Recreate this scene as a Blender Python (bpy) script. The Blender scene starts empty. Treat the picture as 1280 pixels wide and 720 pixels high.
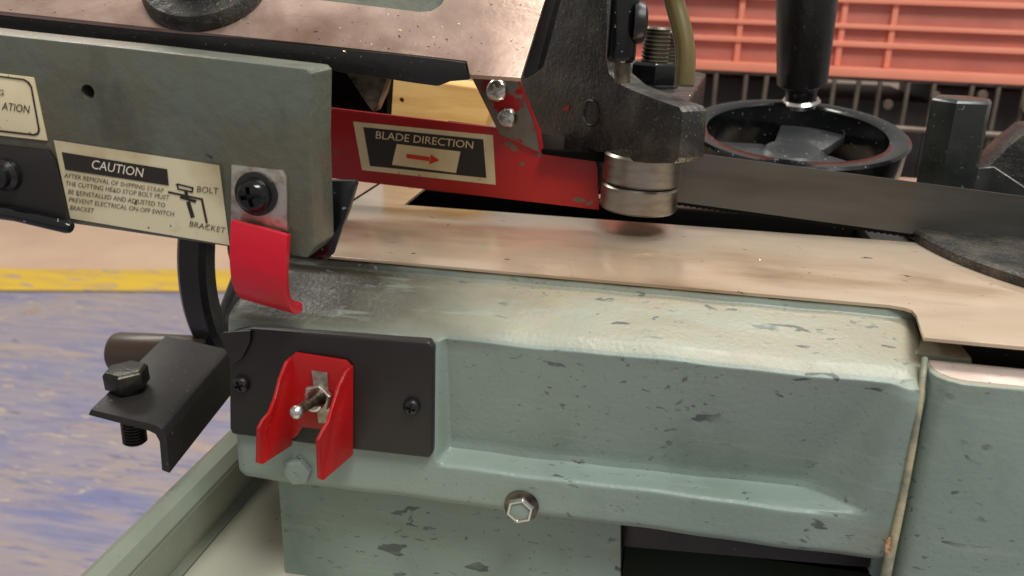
import bpy, bmesh, math, random
from mathutils import Vector as V, Matrix
random.seed(7)
SC = bpy.context.scene
COL = SC.collection
R_ = math.radians

# ------------------------------------------------------------------ camera
FPX = 1100.0                                   # focal length in pixels of the 1280 px wide photograph
YAW, PITCH, ROLL = R_(9.7), R_(19.0), R_(2.0)
CAM = V((0, -.33, .924))
FW = V((-math.sin(YAW)*math.cos(PITCH), math.cos(YAW)*math.cos(PITCH), -math.sin(PITCH)))
_rt = V((math.cos(YAW), math.sin(YAW), 0)); _up = _rt.cross(FW)
RT = math.cos(ROLL)*_rt + math.sin(ROLL)*_up
UP = -math.sin(ROLL)*_rt + math.cos(ROLL)*_up
cd = bpy.data.cameras.new('camera'); cam = bpy.data.objects.new('camera', cd); COL.objects.link(cam)
cd.sensor_width = 36; cd.lens = 36*FPX/1280; cd.clip_start = .02; cd.clip_end = 100
cd.dof.use_dof = True; cd.dof.focus_distance = .42; cd.dof.aperture_fstop = 13
m3 = Matrix((RT, UP, -FW)).transposed()
cam.matrix_world = Matrix.Translation(CAM) @ m3.to_4x4()
SC.camera = cam

# ------------------------------------------------------------------ light
w = bpy.data.worlds.new('World'); SC.world = w; w.use_nodes = True
w.node_tree.nodes['Background'].inputs[0].default_value = (1.0, .95, .88, 1)
w.node_tree.nodes['Background'].inputs[1].default_value = .42
def area(name, loc, size, power, color, target):
    l = bpy.data.lights.new(name, 'AREA'); l.shape = 'RECTANGLE'; l.size, l.size_y = size
    l.energy = power; l.color = color
    o = bpy.data.objects.new(name, l); COL.objects.link(o); o.location = loc
    o.rotation_euler = (V(target)-V(loc)).to_track_quat('-Z', 'Y').to_euler()
area('ceiling_lamp', (.45, 1.0, 3.1), (1.3, .5), 44, (1, .95, .87), (0, .1, .8))
area('ceiling_lamp', (.7, -.85, 3.0), (1.4, .5), 52, (.99, 1, .97), (0, .1, .8))
area('ceiling_lamp', (-2.2, 1.8, 3.2), (1.6, .5), 44, (1, .95, .87), (-1.6, 1.6, 0))
vs = SC.view_settings; vs.view_transform = 'Standard'; vs.look = 'None'; vs.exposure = 0; vs.gamma = 1

# ------------------------------------------------------------------ photograph pixel -> point
def ray(px, py): return FW + RT*((px-640)/FPX) - UP*((py-360)/FPX)
def PY(px, py, Y): d = ray(px, py); return CAM + d*((Y-CAM.y)/d.y)
def PZ(px, py, Z): d = ray(px, py); return CAM + d*((Z-CAM.z)/d.z)
def PP(px, py, P, n): d = ray(px, py); return CAM + d*((P-CAM).dot(n)/d.dot(n))
def depth(P): return (P-CAM).dot(FW)
def S(n, P): return n*depth(P)/FPX              # n pixels at the distance of P, in metres

# ------------------------------------------------------------------ materials
def srgb(r, g, b):
    f = lambda c: (c/255/12.92) if c/255 <= .04045 else ((c/255+.055)/1.055)**2.4
    return (f(r), f(g), f(b), 1)
def mat(name, base, rough=.5, metal=0, var=None, chips=None, specks=None, bump=None, rvar=0, coat=0, layers=(), top_tint=None, grime_shade=None, scratch=None):
    """var=(colour, scale, lo, hi, stretch) soft mottling; chips=(colour, scale, threshold, stretch, mask scale, mask threshold); specks=(colour, scale, threshold)"""
    m = bpy.data.materials.new(name); m.use_nodes = True; nt = m.node_tree; N = nt.nodes; L = nt.links
    bs = N['Principled BSDF']; bs.inputs['Roughness'].default_value = rough; bs.inputs['Metallic'].default_value = metal
    bs.inputs['Coat Weight'].default_value = coat
    tc = N.new('ShaderNodeTexCoord')
    def noise(scale, stretch=(1, 1, 1), detail=4, off=0, rr=.55, dist=0):
        mp = N.new('ShaderNodeMapping'); mp.inputs['Scale'].default_value = stretch; mp.inputs['Location'].default_value = (off, off*.7, off*.3)
        L.new(tc.outputs['Object'], mp.inputs[0])
        n = N.new('ShaderNodeTexNoise'); n.inputs['Scale'].default_value = scale; n.inputs['Detail'].default_value = detail; n.inputs['Roughness'].default_value = rr; n.inputs['Distortion'].default_value = dist
        L.new(mp.outputs[0], n.inputs['Vector']); return n.outputs['Fac']
    def ramp(v, lo, hi):
        r = N.new('ShaderNodeMapRange'); r.inputs['From Min'].default_value = lo; r.inputs['From Max'].default_value = hi; r.clamp = True
        L.new(v, r.inputs['Value']); return r.outputs[0]
    def mul(a, b):
        r = N.new('ShaderNodeMath'); r.operation = 'MULTIPLY'; L.new(a, r.inputs[0])
        if isinstance(b, (int, float)): r.inputs[1].default_value = b
        else: L.new(b, r.inputs[1])
        return r.outputs[0]
    def mix(f, a, b):
        r = N.new('ShaderNodeMix'); r.data_type = 'RGBA'; L.new(f, r.inputs[0])
        if isinstance(a, tuple): r.inputs[6].default_value = a
        else: L.new(a, r.inputs[6])
        r.inputs[7].default_value = b; return r.outputs[2]
    c = base
    allv = ([var] if var else []) + list(layers)
    for i, v in enumerate(allv):
        col, sc, lo, hi = v[:4]; st = v[4] if len(v) > 4 else (1, 1, 1)
        c = mix(ramp(noise(sc, st, off=3.1*i), lo, hi), c, col)
    if top_tint:                                        # tan tint on faces that look up, brown stains near the table edge
        col, lo, hi, amt = top_tint
        gm = N.new('ShaderNodeNewGeometry'); sx_ = N.new('ShaderNodeSeparateXYZ'); L.new(gm.outputs['Normal'], sx_.inputs[0])
        nz = N.new('ShaderNodeMath'); nz.operation = 'MULTIPLY_ADD'; L.new(noise(26, (1, 1, 1), 4, off=6), nz.inputs[0]); nz.inputs[1].default_value = .5; L.new(sx_.outputs[2], nz.inputs[2])
        sp_ = N.new('ShaderNodeSeparateXYZ'); L.new(tc.outputs['Object'], sp_.inputs[0])
        c = mix(mul(mul(ramp(nz.outputs[0], lo+.25, hi+.25), ramp(sp_.outputs[2], .774, .785)), amt), c, col)
        c = mix(mul(mul(ramp(noise(11, (.4, 1.2, 1), 6, off=12), .46, .70), ramp(sp_.outputs[2], .778, .793)), .75), c, srgb(140, 122, 94))
    if grime_shade:                                       # brown oil stain, with the arm's shade on the left slope painted in
        col, x0_, x1_, amt = grime_shade
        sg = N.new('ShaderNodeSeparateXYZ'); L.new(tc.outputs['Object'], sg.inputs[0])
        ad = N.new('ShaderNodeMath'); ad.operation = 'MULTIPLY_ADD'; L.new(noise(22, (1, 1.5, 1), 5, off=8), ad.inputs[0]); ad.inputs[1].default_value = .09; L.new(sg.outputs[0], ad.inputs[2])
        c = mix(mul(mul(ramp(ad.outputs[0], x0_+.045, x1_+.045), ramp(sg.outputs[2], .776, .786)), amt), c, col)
    if chips:
        chl = chips if isinstance(chips, list) else [chips]
        for i, (col, sc, th, st, msc, mth) in enumerate(chl):
            f = mul(ramp(noise(sc, st, 3, off=5+i, dist=.6), th, th+.02), ramp(noise(msc, off=9+i), mth, mth+.06))
            c = mix(f, c, col)
    if scratch:
        c = mix(mul(ramp(noise(120, scratch[1], 3, off=17), .56, .66), scratch[2]), c, scratch[0])
    if specks:
        col, sc, th = specks
        f = ramp(noise(sc, (1, 1, 1), 1, off=2), th, th+.03)
        c = mix(f, c, col)
    if isinstance(c, tuple): bs.inputs['Base Color'].default_value = c
    else: L.new(c, bs.inputs['Base Color'])
    if rvar:
        r = N.new('ShaderNodeMapRange'); r.inputs['To Min'].default_value = max(.03, rough-rvar); r.inputs['To Max'].default_value = rough+rvar
        r.inputs['From Min'].default_value = .3; r.inputs['From Max'].default_value = .7
        L.new(noise(40, (1, 1, 1), 5, off=1), r.inputs['Value']); L.new(r.outputs[0], bs.inputs['Roughness'])
    if bump:
        st, sc = bump[:2]; sx = bump[2] if len(bump) > 2 else (1, 1, 1)
        b = N.new('ShaderNodeBump'); b.inputs['Strength'].default_value = st; b.inputs['Distance'].default_value = .001
        L.new(noise(sc, sx, 5, off=4), b.inputs['Height']); L.new(b.outputs[0], bs.inputs['Normal'])
    return m
GREY_CHIP = srgb(92, 98, 96)
M = {}
M['green'] = mat('green_paint', srgb(126, 142, 132), .40, 0, var=(srgb(137, 153, 145), 9, .35, .7),
                 layers=[(srgb(128, 120, 96), 13, .57, .80, (1, 1, 1.6)), (srgb(110, 124, 114), 30, .52, .74, (1, 1, .5)), (srgb(142, 156, 147), 5, .5, .7)],
                 top_tint=(srgb(152, 146, 126), .62, 1.0, .85), grime_shade=(srgb(44, 37, 25), -.05, -.13, .95),
                 chips=[(srgb(84, 92, 88), 150, .640, (.42, 1, 1), 14, .47), (srgb(96, 104, 99), 330, .645, (.5, 1, .9), 20, .47), (srgb(106, 112, 105), 800, .665, (.6, 1, 1), 26, .49)],
                 scratch=(srgb(150, 160, 150), (.25, 1, 2.5), .35),
                 bump=(.22, 420), rvar=.1)
M['green_dark'] = mat('green_paint_arm', srgb(90, 96, 86), .34, 0, var=(srgb(92, 82, 64), 14, .44, .72), layers=[(srgb(104, 112, 104), 8, .48, .7, (1, 1, .6)), (srgb(70, 70, 60), 40, .55, .75, (1, 1, .4))],
                 chips=(srgb(58, 60, 54), 330, .69, (.5, 1, 1), 20, .5), bump=(.55, 190), rvar=.08)
M['lit_cream'] = mat('lit_cream_seam', srgb(186, 174, 142), .5, 0, var=(srgb(132, 134, 116), 70, .45, .62), bump=(.5, 200))  # cream tone stands for the brightly lit seam ridge
M['dull_cream'] = mat('grimy_filler', srgb(150, 150, 122), .5, 0, var=(srgb(118, 112, 84), 120, .45, .65), bump=(.6, 300))
M['rust'] = mat('rust_spot', srgb(150, 95, 55), .8, 0, var=(srgb(205, 170, 130), 300, .45, .6))
M['table'] = mat('ground_iron', srgb(222, 204, 182), .17, .5, var=(srgb(204, 172, 140), 7, .40, .72, (.5, 1.5, 1)),
                 layers=[(srgb(186, 174, 160), 5, .5, .68, (1.4, .6, 1)), (srgb(166, 136, 108), 16, .55, .76, (.5, 1.4, 1))],
                 scratch=(srgb(190, 170, 150), (.12, 4, 1), .22),
                 chips=(srgb(104, 86, 70), 240, .68, (.5, 1, 1), 18, .47), bump=(.06, 160, (.08, 2, 1)), rvar=.09)
M['machined'] = mat('machined_iron', srgb(184, 158, 145), .38, .75, var=(srgb(142, 112, 97), 22, .45, .75),
                 layers=[(srgb(120, 96, 84), 9, .52, .74)], specks=(srgb(95, 75, 62), 460, .73), bump=(.2, 260), rvar=.1)
M['milled'] = mat('milled_iron', srgb(232, 214, 204), .34, .5, var=(srgb(205, 180, 168), 30, .45, .75), specks=(srgb(120, 100, 88), 420, .72), bump=(.12, 200, (.2, 1, 1)), rvar=.08)
M['black'] = mat('black_paint', srgb(24, 24, 25), .34, 0, specks=(srgb(80, 77, 70), 620, .715), bump=(.25, 240), rvar=.1)
M['black_gritty'] = mat('black_gritty_casting', srgb(32, 32, 31), .36, 0, var=(srgb(74, 70, 62), 60, .45, .75),
                 specks=(srgb(112, 106, 94), 900, .69), bump=(.8, 330), rvar=.12)
M['black_gloss'] = mat('black_gloss', srgb(14, 16, 18), .16, 0, var=(srgb(40, 42, 44), 30, .55, .8), specks=(srgb(130, 130, 125), 420, .735), bump=(.1, 120), rvar=.05)
M['black_matte'] = mat('black_matte', srgb(33, 30, 29), .5, 0, var=(srgb(50, 46, 42), 25, .5, .8), specks=(srgb(90, 84, 76), 420, .715), bump=(.15, 200))
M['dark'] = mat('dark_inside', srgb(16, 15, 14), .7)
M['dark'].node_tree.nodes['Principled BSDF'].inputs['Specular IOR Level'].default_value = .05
M['brown_plate'] = mat('brown_black_plate', srgb(34, 30, 29), .40, 0, var=(srgb(26, 23, 22), 30, .45, .7), bump=(.12, 200))
M['red'] = mat('red_paint', srgb(172, 18, 20), .36, 0, var=(srgb(140, 14, 18), 20, .45, .75),
               chips=[(srgb(120, 92, 78), 190, .70, (.6, 1, 1), 26, .55), (srgb(70, 30, 28), 500, .66, (1, 1, 1), 50, .55)], specks=(srgb(110, 80, 70), 700, .72), bump=(.2, 160), rvar=.08)
M['red_bare'] = mat('primer_showing', srgb(128, 92, 80), .45, .2, var=(srgb(104, 90, 78), 200, .45, .6), bump=(.4, 300))
M['red_plastic'] = mat('red_dipped_rubber', srgb(208, 22, 46), .26, 0, var=(srgb(190, 18, 40), 30, .45, .7), bump=(.12, 150), rvar=.05)
M['red_worn'] = mat('red_worn_to_metal', srgb(112, 108, 100), .42, .5, var=(srgb(165, 22, 22), 55, .56, .60), layers=[(srgb(90, 84, 78), 90, .5, .8)], bump=(.3, 180))
M['steel'] = mat('bright_steel', (.62, .60, .57, 1), .24, 1, var=(.35, 42, .45, .8) if False else None, bump=(.1, 300), rvar=.1)
M['zinc'] = mat('zinc_plated', (.55, .52, .46, 1), .36, .9, var=(srgb(130, 112, 80), 120, .5, .75), bump=(.35, 300))
M['bearing'] = mat('bearing_steel', (.36, .34, .31, 1), .34, 1, var=(srgb(140, 128, 112), 70, .45, .75, (1, 1, 4)), bump=(.1, 260, (.3, .3, 2)), rvar=.08)
M['blade'] = mat('blade_steel', srgb(96, 94, 90), .42, .75, var=(srgb(76, 72, 66), 26, .45, .8, (.3, 1, 2.2)), bump=(.12, 220, (.12, 1, 1)), rvar=.1)
M['dirty_steel'] = mat('oily_steel', srgb(120, 112, 98), .4, .8, var=(srgb(52, 46, 38), 90, .42, .65), bump=(.4, 320))
M['dark_bolt'] = mat('black_oxide_bolt', srgb(52, 51, 47), .34, .7, var=(srgb(98, 92, 76), 70, .52, .8), bump=(.4, 260), rvar=.1)
M['label'] = mat('cream_label', srgb(224, 210, 174), .38, 0, var=(srgb(198, 176, 130), 18, .48, .75), specks=(srgb(150, 128, 90), 350, .73))
M['label_dirty'] = mat('grimy_cream_label', srgb(214, 204, 172), .32, 0, var=(srgb(172, 152, 112), 20, .46, .72), layers=[(srgb(120, 102, 72), 34, .60, .78)], specks=(srgb(120, 100, 72), 420, .72))
M['post'] = mat('oily_dark_post', srgb(44, 48, 46), .26, .2, var=(srgb(74, 76, 70), 24, .45, .75), specks=(srgb(120, 120, 110), 420, .72), bump=(.15, 160), rvar=.08)
M['ink_faded'] = mat('faded_ink', srgb(78, 68, 56), .45, 0, var=(srgb(140, 128, 104), 160, .5, .72))
M['web'] = mat('dusty_black_web', srgb(52, 54, 56), .35, 0, var=(srgb(78, 78, 76), 30, .45, .7), specks=(srgb(150, 148, 140), 420, .72), bump=(.15, 150), rvar=.08)
M['ink'] = mat('black_ink', srgb(38, 32, 28), .45)
M['ink_red'] = mat('red_ink', srgb(200, 40, 36), .45)
M['paper'] = mat('white_print', srgb(225, 215, 195), .45)
M['hose'] = mat('olive_hose', srgb(98, 84, 44), .3, 0, var=(srgb(66, 58, 34), 40, .45, .75), coat=.3)
M['brown_tube'] = mat('brown_bakelite', srgb(72, 58, 48), .34, 0, var=(srgb(46, 38, 33), 20, .45, .7), rvar=.06)
M['orange'] = mat('orange_plastic', srgb(250, 158, 130), .45, 0, var=(srgb(246, 146, 118), 9, .4, .7))
M['orange_panel'] = mat('orange_plastic_panel', srgb(204, 130, 114), .5, 0, var=(srgb(184, 116, 102), 14, .4, .7))
M['wire'] = mat('grey_brown_wire', srgb(128, 114, 102), .45, .4, var=(srgb(92, 78, 68), 20, .4, .7))
M['carton'] = mat('dark_box', srgb(52, 46, 43), .6, 0, var=(srgb(30, 27, 26), 9, .4, .65))
M['wood'] = mat('pale_pine', srgb(226, 188, 120), .5, 0, var=(srgb(198, 150, 82), 10, .42, .7, (1.2, 1, 9)), bump=(.2, 60, (1, 1, 8)))
M['tray'] = mat('tray_paint', srgb(128, 142, 128), .42, 0, var=(srgb(150, 152, 136), 10, .42, .7), chips=(srgb(80, 80, 70), 300, .70, (1, 1, 1), 18, .5), bump=(.25, 200))
M['tray_floor'] = mat('tray_floor_paint', srgb(196, 194, 176), .45, 0, var=(srgb(170, 165, 145), 12, .42, .7), specks=(srgb(90, 80, 65), 300, .74))
M['swarf'] = mat('brassy_swarf', (.75, .62, .42, 1), .3, .9)
# floor: worn blue paint over tan concrete
M['floor'] = mat('worn_blue_floor', srgb(138, 134, 156), .24, 0, var=(srgb(160, 146, 144), 2.0, .42, .62, (.8, 1.8, 1)),
                 layers=[(srgb(116, 120, 160), 2.7, .52, .66, (.8, 2.8, 1)), (srgb(182, 156, 128), 3.6, .55, .70, (.6, 2.6, 1)), (srgb(150, 142, 156), 14, .46, .66, (.35, 2.6, 1)),
                         (srgb(122, 120, 150), 34, .52, .66, (.3, 2.2, 1)), (srgb(168, 124, 92), 6, .66, .74, (1.5, 1, 1))],
                 chips=[(srgb(184, 166, 148), 40, .62, (.4, 1.6, 1), 5, .48), (srgb(104, 100, 112), 60, .64, (.3, 1.8, 1), 7, .5)], scratch=(srgb(176, 160, 150), (.02, .35, 1), .4), bump=(.15, 30), rvar=.1)
M['floor_far'] = mat('tan_floor', srgb(212, 180, 152), .38, 0, var=(srgb(196, 160, 136), 2.4, .4, .7), bump=(.2, 30))
M['yellow'] = mat('yellow_line_paint', srgb(222, 184, 40), .42, 0, var=(srgb(196, 158, 84), 7, .46, .68, (.5, 2, 1)), chips=(srgb(176, 152, 130), 22, .58, (.5, 1.5, 1), 6, .45), bump=(.2, 40))

# ------------------------------------------------------------------ geometry helpers
def thing(name, loc, label, cat, group=None):
    o = bpy.data.objects.new(name, None); COL.objects.link(o); o.location = loc; o.empty_display_size = .02
    o['label'] = label; o['category'] = cat
    if group: o['group'] = group
    return o
def tag(o, label, cat, group=None):
    o['label'] = label; o['category'] = cat
    if group: o['group'] = group
    return o
def mesh(name, verts, faces, m, parent=None, smooth=True, bevel=0, seg=2, angle=35):
    """verts are world points; the object's origin stays at the world origin (its parent offset is undone)"""
    me = bpy.data.meshes.new(name)
    me.from_pydata([tuple(v) for v in verts], [], faces); me.update()
    bm = bmesh.new(); bm.from_mesh(me); bmesh.ops.recalc_face_normals(bm, faces=bm.faces[:])
    if bevel:
        ed = [e for e in bm.edges if len(e.link_faces) == 2 and e.calc_face_angle(0) > R_(25)]
        bmesh.ops.bevel(bm, geom=ed, offset=bevel, segments=seg, profile=.6, affect='EDGES', clamp_overlap=True)
    bm.to_mesh(me); bm.free()
    return finish(name, me, m, parent, smooth, angle)
def finish(name, me, m, parent, smooth=True, angle=35):
    o = bpy.data.objects.new(name, me); COL.objects.link(o)
    me.materials.append(M[m] if isinstance(m, str) else m)
    if smooth:
        for p in me.polygons: p.use_smooth = True
        me.set_sharp_from_angle(angle=R_(angle))
    if parent is not None:
        o.parent = parent; o.matrix_parent_inverse = Matrix.Translation(-parent.location) if parent.parent is None else Matrix.Identity(4)
    return o
def prism(name, pts, off, m, parent=None, bevel=.0006, seg=2, smooth=True, angle=35):
    n = len(pts); off = V(off)
    vs_ = [V(p) for p in pts] + [V(p)+off for p in pts]
    f = [list(range(n)), list(range(n, 2*n))[::-1]] + [[i, (i+1) % n, n+(i+1) % n, n+i] for i in range(n)]
    return mesh(name, vs_, f, m, parent, smooth, bevel, seg, angle)
def polyY(name, px, Y, d, m, parent=None, **k): return prism(name, [PY(x, y, Y) for x, y in px], (0, d, 0), m, parent, **k)
def frame_of(axis):
    a = V(axis).normalized(); h = V((0, 0, 1)) if abs(a.z) < .9 else V((1, 0, 0))
    u = h.cross(a).normalized(); return u, a.cross(u), a
def lathe(name, o, axis, prof, m, parent=None, n=32, ph=0, smooth=True, bevel=0, angle=35, closed=False):
    """prof: (radius, height) pairs; ends are capped, or joined when closed"""
    u, v, a = frame_of(axis); o = V(o); vs_ = []; f = []
    for r, h in prof:
        for i in range(n):
            t = 2*math.pi*i/n+ph; vs_.append(o+a*h+(u*math.cos(t)+v*math.sin(t))*r)
    k = len(prof)
    for j in range(k if closed else k-1):
        for i in range(n):
            f.append([j*n+i, j*n+(i+1) % n, ((j+1) % k)*n+(i+1) % n, ((j+1) % k)*n+i])
    if not closed:
        f.append([i for i in range(n)][::-1]); f.append([(k-1)*n+i for i in range(n)])
    return mesh(name, vs_, f, m, parent, smooth, bevel, 2, angle)
def tube(name, pts, r, m, parent=None, n=16, smooth_path=0):
    P = [V(p) for p in pts]; rr = list(r) if isinstance(r, (list, tuple)) else [r]*len(P)
    for _ in range(smooth_path):
        Q = [P[0]]; q = [rr[0]]
        for i in range(len(P)-1):
            Q += [P[i]*.75+P[i+1]*.25, P[i]*.25+P[i+1]*.75]; q += [rr[i]*.75+rr[i+1]*.25, rr[i]*.25+rr[i+1]*.75]
        P = Q+[P[-1]]; rr = q+[rr[-1]]
    vs_ = []; f = []; u = None
    for i, p in enumerate(P):
        t = (P[min(i+1, len(P)-1)]-P[max(i-1, 0)]).normalized()
        if u is None: u = frame_of(t)[0]
        u = (u-t*u.dot(t)).normalized(); v = t.cross(u)
        for k in range(n): vs_.append(p+(u*math.cos(2*math.pi*k/n)+v*math.sin(2*math.pi*k/n))*rr[i])
    for j in range(len(P)-1):
        for k in range(n): f.append([j*n+k, j*n+(k+1) % n, (j+1)*n+(k+1) % n, (j+1)*n+k])
    f.append(list(range(n))[::-1]); f.append([(len(P)-1)*n+k for k in range(n)])
    return mesh(name, vs_, f, m, parent, True, 0, angle=50)
def box(name, c, size, m, parent=None, bevel=.001, rot=None):
    x, y, z = [s/2 for s in size]; rot = rot or Matrix.Identity(3); c = V(c)
    p = [c+rot@V((sx*x, sy*y, sz*z)) for sz in (-1, 1) for sx, sy in ((-1, -1), (1, -1), (1, 1), (-1, 1))]
    f = [[0, 3, 2, 1], [4, 5, 6, 7], [0, 1, 5, 4], [1, 2, 6, 5], [2, 3, 7, 6], [3, 0, 4, 7]]
    return mesh(name, p, f, m, parent, True, bevel)
def cut(o, cutters):
    for c in cutters:
        b = o.modifiers.new('b', 'BOOLEAN'); b.object = c; b.solver = 'EXACT'
    dg = bpy.context.evaluated_depsgraph_get(); dg.update()
    me = bpy.data.meshes.new_from_object(o.evaluated_get(dg)); old = o.data
    o.modifiers.clear(); o.data = me
    for c in cutters: bpy.data.objects.remove(c)
    me.set_sharp_from_angle(angle=R_(35))
def thread(r, h0, h1, pitch):
    out = []; h = h0
    while h < h1:
        out += [(r, h), (r, h+pitch*.2), (r*.86, h+pitch*.5), (r*.86, h+pitch*.65)]; h += pitch
    return out+[(r, h1-.0001), (r*.85, h1+r*.15)]
def phillips(name, P, axis, r, h, m, parent, rot=.3):
    o = lathe(name, P, axis, [(r, 0), (r, h*.25), (r*.93, h*.62), (r*.72, h*.9), (r*.3, h), (.00001, h)], m, parent, 24)
    u, v, a = frame_of(axis); R = Matrix((u, v, a)).transposed()
    Rz = R @ Matrix.Rotation(rot, 3, 'Z')
    c1 = box('cutter', V(P)+a*h, (r*1.15, r*.26, h*1.1), m, None, 0, Rz)
    c2 = box('cutter', V(P)+a*h, (r*.26, r*1.15, h*1.1), m, None, 0, Rz)
    cut(o, [c1, c2]); return o
def hexhead(name, P, axis, r, h, m, parent, ph=0, n=6):
    return lathe(name, P, axis, [(r*.98, 0), (r, h*.06), (r, h*.86), (r*.86, h), (.00001, h)], m, parent, n, ph, smooth=True, bevel=r*.05, angle=20)
def text(name, s, a, b, cap, m, parent, place):
    """lettering as a mesh: baseline from photo point a to b, capitals cap high; place(px,py) gives the point"""
    c = bpy.data.curves.new('t', 'FONT'); c.body = s; c.resolution_u = 3
    o = bpy.data.objects.new('t', c); COL.objects.link(o)
    dg = bpy.context.evaluated_depsgraph_get(); dg.update()
    me = bpy.data.meshes.new_from_object(o.evaluated_get(dg)); bpy.data.objects.remove(o)
    xs = [v.co.x for v in me.vertices]; ys = [v.co.y for v in me.vertices]
    x0, x1 = min(xs), max(xs); H = .69
    a = V((a[0], a[1])); b = V((b[0], b[1])); d = b-a; nrm = V((d.y, -d.x)).normalized()
    sl = nrm*cap*1.0
    for v in me.vertices:
        q = a+d*((v.co.x-x0)/(x1-x0))+sl*(v.co.y/H)
        v.co = place(q.x, q.y)
    me.materials.clear()
    return finish(name, me, m, parent, False)
def flat(name, px, place, m, parent): # print lying on a surface
    p = [place(x, y) for x, y in px]; return mesh(name, p, [list(range(len(p)))], m, parent, False)
def line(p, q, t):
    p = V(p); q = V(q); n = V((-(q-p).y, (q-p).x)).normalized()*t/2
    return [tuple(p+n), tuple(q+n), tuple(q-n), tuple(p-n)]
def chaikin(P, it=2):
    for _ in range(it):
        Q = [P[0]]
        for i in range(len(P)-1):
            Q += [tuple(.75*a+.25*b for a, b in zip(P[i], P[i+1])), tuple(.25*a+.75*b for a, b in zip(P[i], P[i+1]))]
        P = Q+[P[-1]]
    return P
def sstep(a, b, x):
    t = max(0, min(1, (x-a)/(b-a))); return t*t*(3-2*t)
def arc(cx, cy, rx, ry, a0, a1, n): return [(cx+rx*math.cos(R_(a0+(a1-a0)*i/n)), cy+ry*math.sin(R_(a0+(a1-a0)*i/n))) for i in range(n+1)]

# ================================================================== SETTING
def structure(o): o['kind'] = 'structure'; return o
g = mesh('floor', [(-12, -8, 0), (12, -8, 0), (12, 14, 0), (-12, 14, 0)], [[0, 1, 2, 3]], 'floor', smooth=False); structure(g)
ya, yb, yc, yd = PZ(-300, 334, .004), PZ(500, 338.5, .004), PZ(500, 368, .004), PZ(-300, 360, .004)
dirn = (yb-ya).normalized()
g = mesh('painted_line', [ya-dirn*3, yb+dirn*6, yc+dirn*6, yd-dirn*3], [[0, 1, 2, 3]], 'yellow', smooth=False); structure(g)
back = V((-dirn.y, dirn.x, 0))
a, b = ya-dirn*3, yb+dirn*6
g = mesh('bare_floor', [V((a.x, a.y, .004)), V((b.x, b.y, .004)), b+back*8, a+back*8], [[0, 1, 2, 3]], 'floor_far', smooth=False); structure(g)

# ================================================================== STAND
stand = thing('saw_stand', (-.02, .12, 0), 'grey green sheet metal stand with open front bay under the saw bed', 'stand')
polyY('front_panel', [(346, 585), (776, 640), (776, 1400), (405, 1400)], .018, .004, 'green', stand, bevel=.001)
# opening: rear wall, side and top lip of the bay
pl = PY(770, 660, .018).x; pr = PY(1120, 690, .018).x
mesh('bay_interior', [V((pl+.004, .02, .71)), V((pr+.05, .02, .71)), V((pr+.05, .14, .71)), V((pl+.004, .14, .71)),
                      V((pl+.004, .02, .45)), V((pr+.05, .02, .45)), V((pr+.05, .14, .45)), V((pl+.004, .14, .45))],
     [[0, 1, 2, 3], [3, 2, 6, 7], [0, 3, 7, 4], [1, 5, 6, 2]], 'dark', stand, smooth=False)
polyY('bay_lip', [(776, 655), (1110, 688), (1110, 712), (776, 683)], .024, .004, 'black_matte', stand)
# chip tray running back on the left
tzl, tzf = .690, .640
A0 = PZ(60, 752, tzl); A1 = PZ(300, 541, tzl)
xl = (A0.x+A1.x)/2
F0 = PZ(215, 735, tzf).x
Yf, Yb = -.20, .36
def strip(name, prof, m, t=.002):
    n = len(prof); vs_ = []; 
    for Y in (Yf, Yb):
        vs_ += [V((x, Y, z)) for x, z in prof] + [V((x+dx, Y, z-t)) for (x, z), dx in zip(prof, [0]*n)]
    f = []
    for i in range(n-1):
        f += [[i, i+1, 2*n+i+1, 2*n+i], [n+i, 3*n+i, 3*n+i+1, n+i+1]]
    for b_ in (0, 2*n): f += [[b_+i, b_+n+i, b_+n+i+1, b_+i+1] for i in range(n-1)]
    f += [[0, 2*n, 3*n, n], [n-1, 2*n-1, 4*n-1, 3*n-1]]
    return mesh(name, vs_, f, m, stand, True, .0006)
strip('tray_lip', [(xl-.006, tzl-.012), (xl-.005, tzl-.003), (xl, tzl), (xl+.006, tzl-.002), (xl+.009, tzl-.008)], 'tray')
strip('tray_wall', [(xl+.0095, tzl-.009), (F0-.004, tzf+.004), (F0, tzf+.0002)], 'tray')
strip('tray_floor', [(F0+.0005, tzf), (F0+.2, tzf)], 'tray_floor')
for x in (-.15, .25):
    for y in (.03, .3): box('leg', (x, y, .30), (.03, .03, .60), 'tray', stand)
box('base_shelf', (.05, .165, .60), (.46, .31, .004), 'tray', stand)

# ================================================================== BED
bed = thing('saw_bed', (-.03, .06, .60), 'chipped grey green cast saw bed with recessed front and toggle switch on its black plate', 'saw bed')
TZ = .80
xL = PY(286, 500, 0).x; xN = PY(549, 500, 0).x; xE = .1070
KA = [(.075, .7985), (.0484, .7982), (.0470, .7945), (.010, .7858), (.0050, .7838), (.0012, .7815), (0, .777), (0, .731), (0, .727), (0, .7245), (0, .7215), (0, .7065), (.003, .703), (.035, .703)]
KB = [(.075, .7985), (.0484, .7982), (.0470, .7945), (.010, .7860), (.0046, .7835), (.0034, .7822), (.0040, .7790), (.0125, .7295), (.0120, .7258), (.0015, .7240), (0, .7228), (0, .7065), (.003, .703), (.035, .703)]
def dense(K):
    out = []
    for i in range(len(K)-1):
        n = 5 if i in (2, 6, 10) else 3
        for j in range(n): out.append(tuple(a+(b-a)*j/n for a, b in zip(K[i], K[i+1])))
    return chaikin(out+[K[-1]], 1)
A_, B_ = dense(KA), dense(KB)
cols = [xL-.0001]+[xL+.007*(i/8)**2 for i in range(9)]
x = xL+.007
while x < xE-.014: x += .0005 if abs(x-xN) < .004 else (.0012 if (abs(x-xN) < .008 or x > .05) else .004); cols.append(x)
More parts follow.
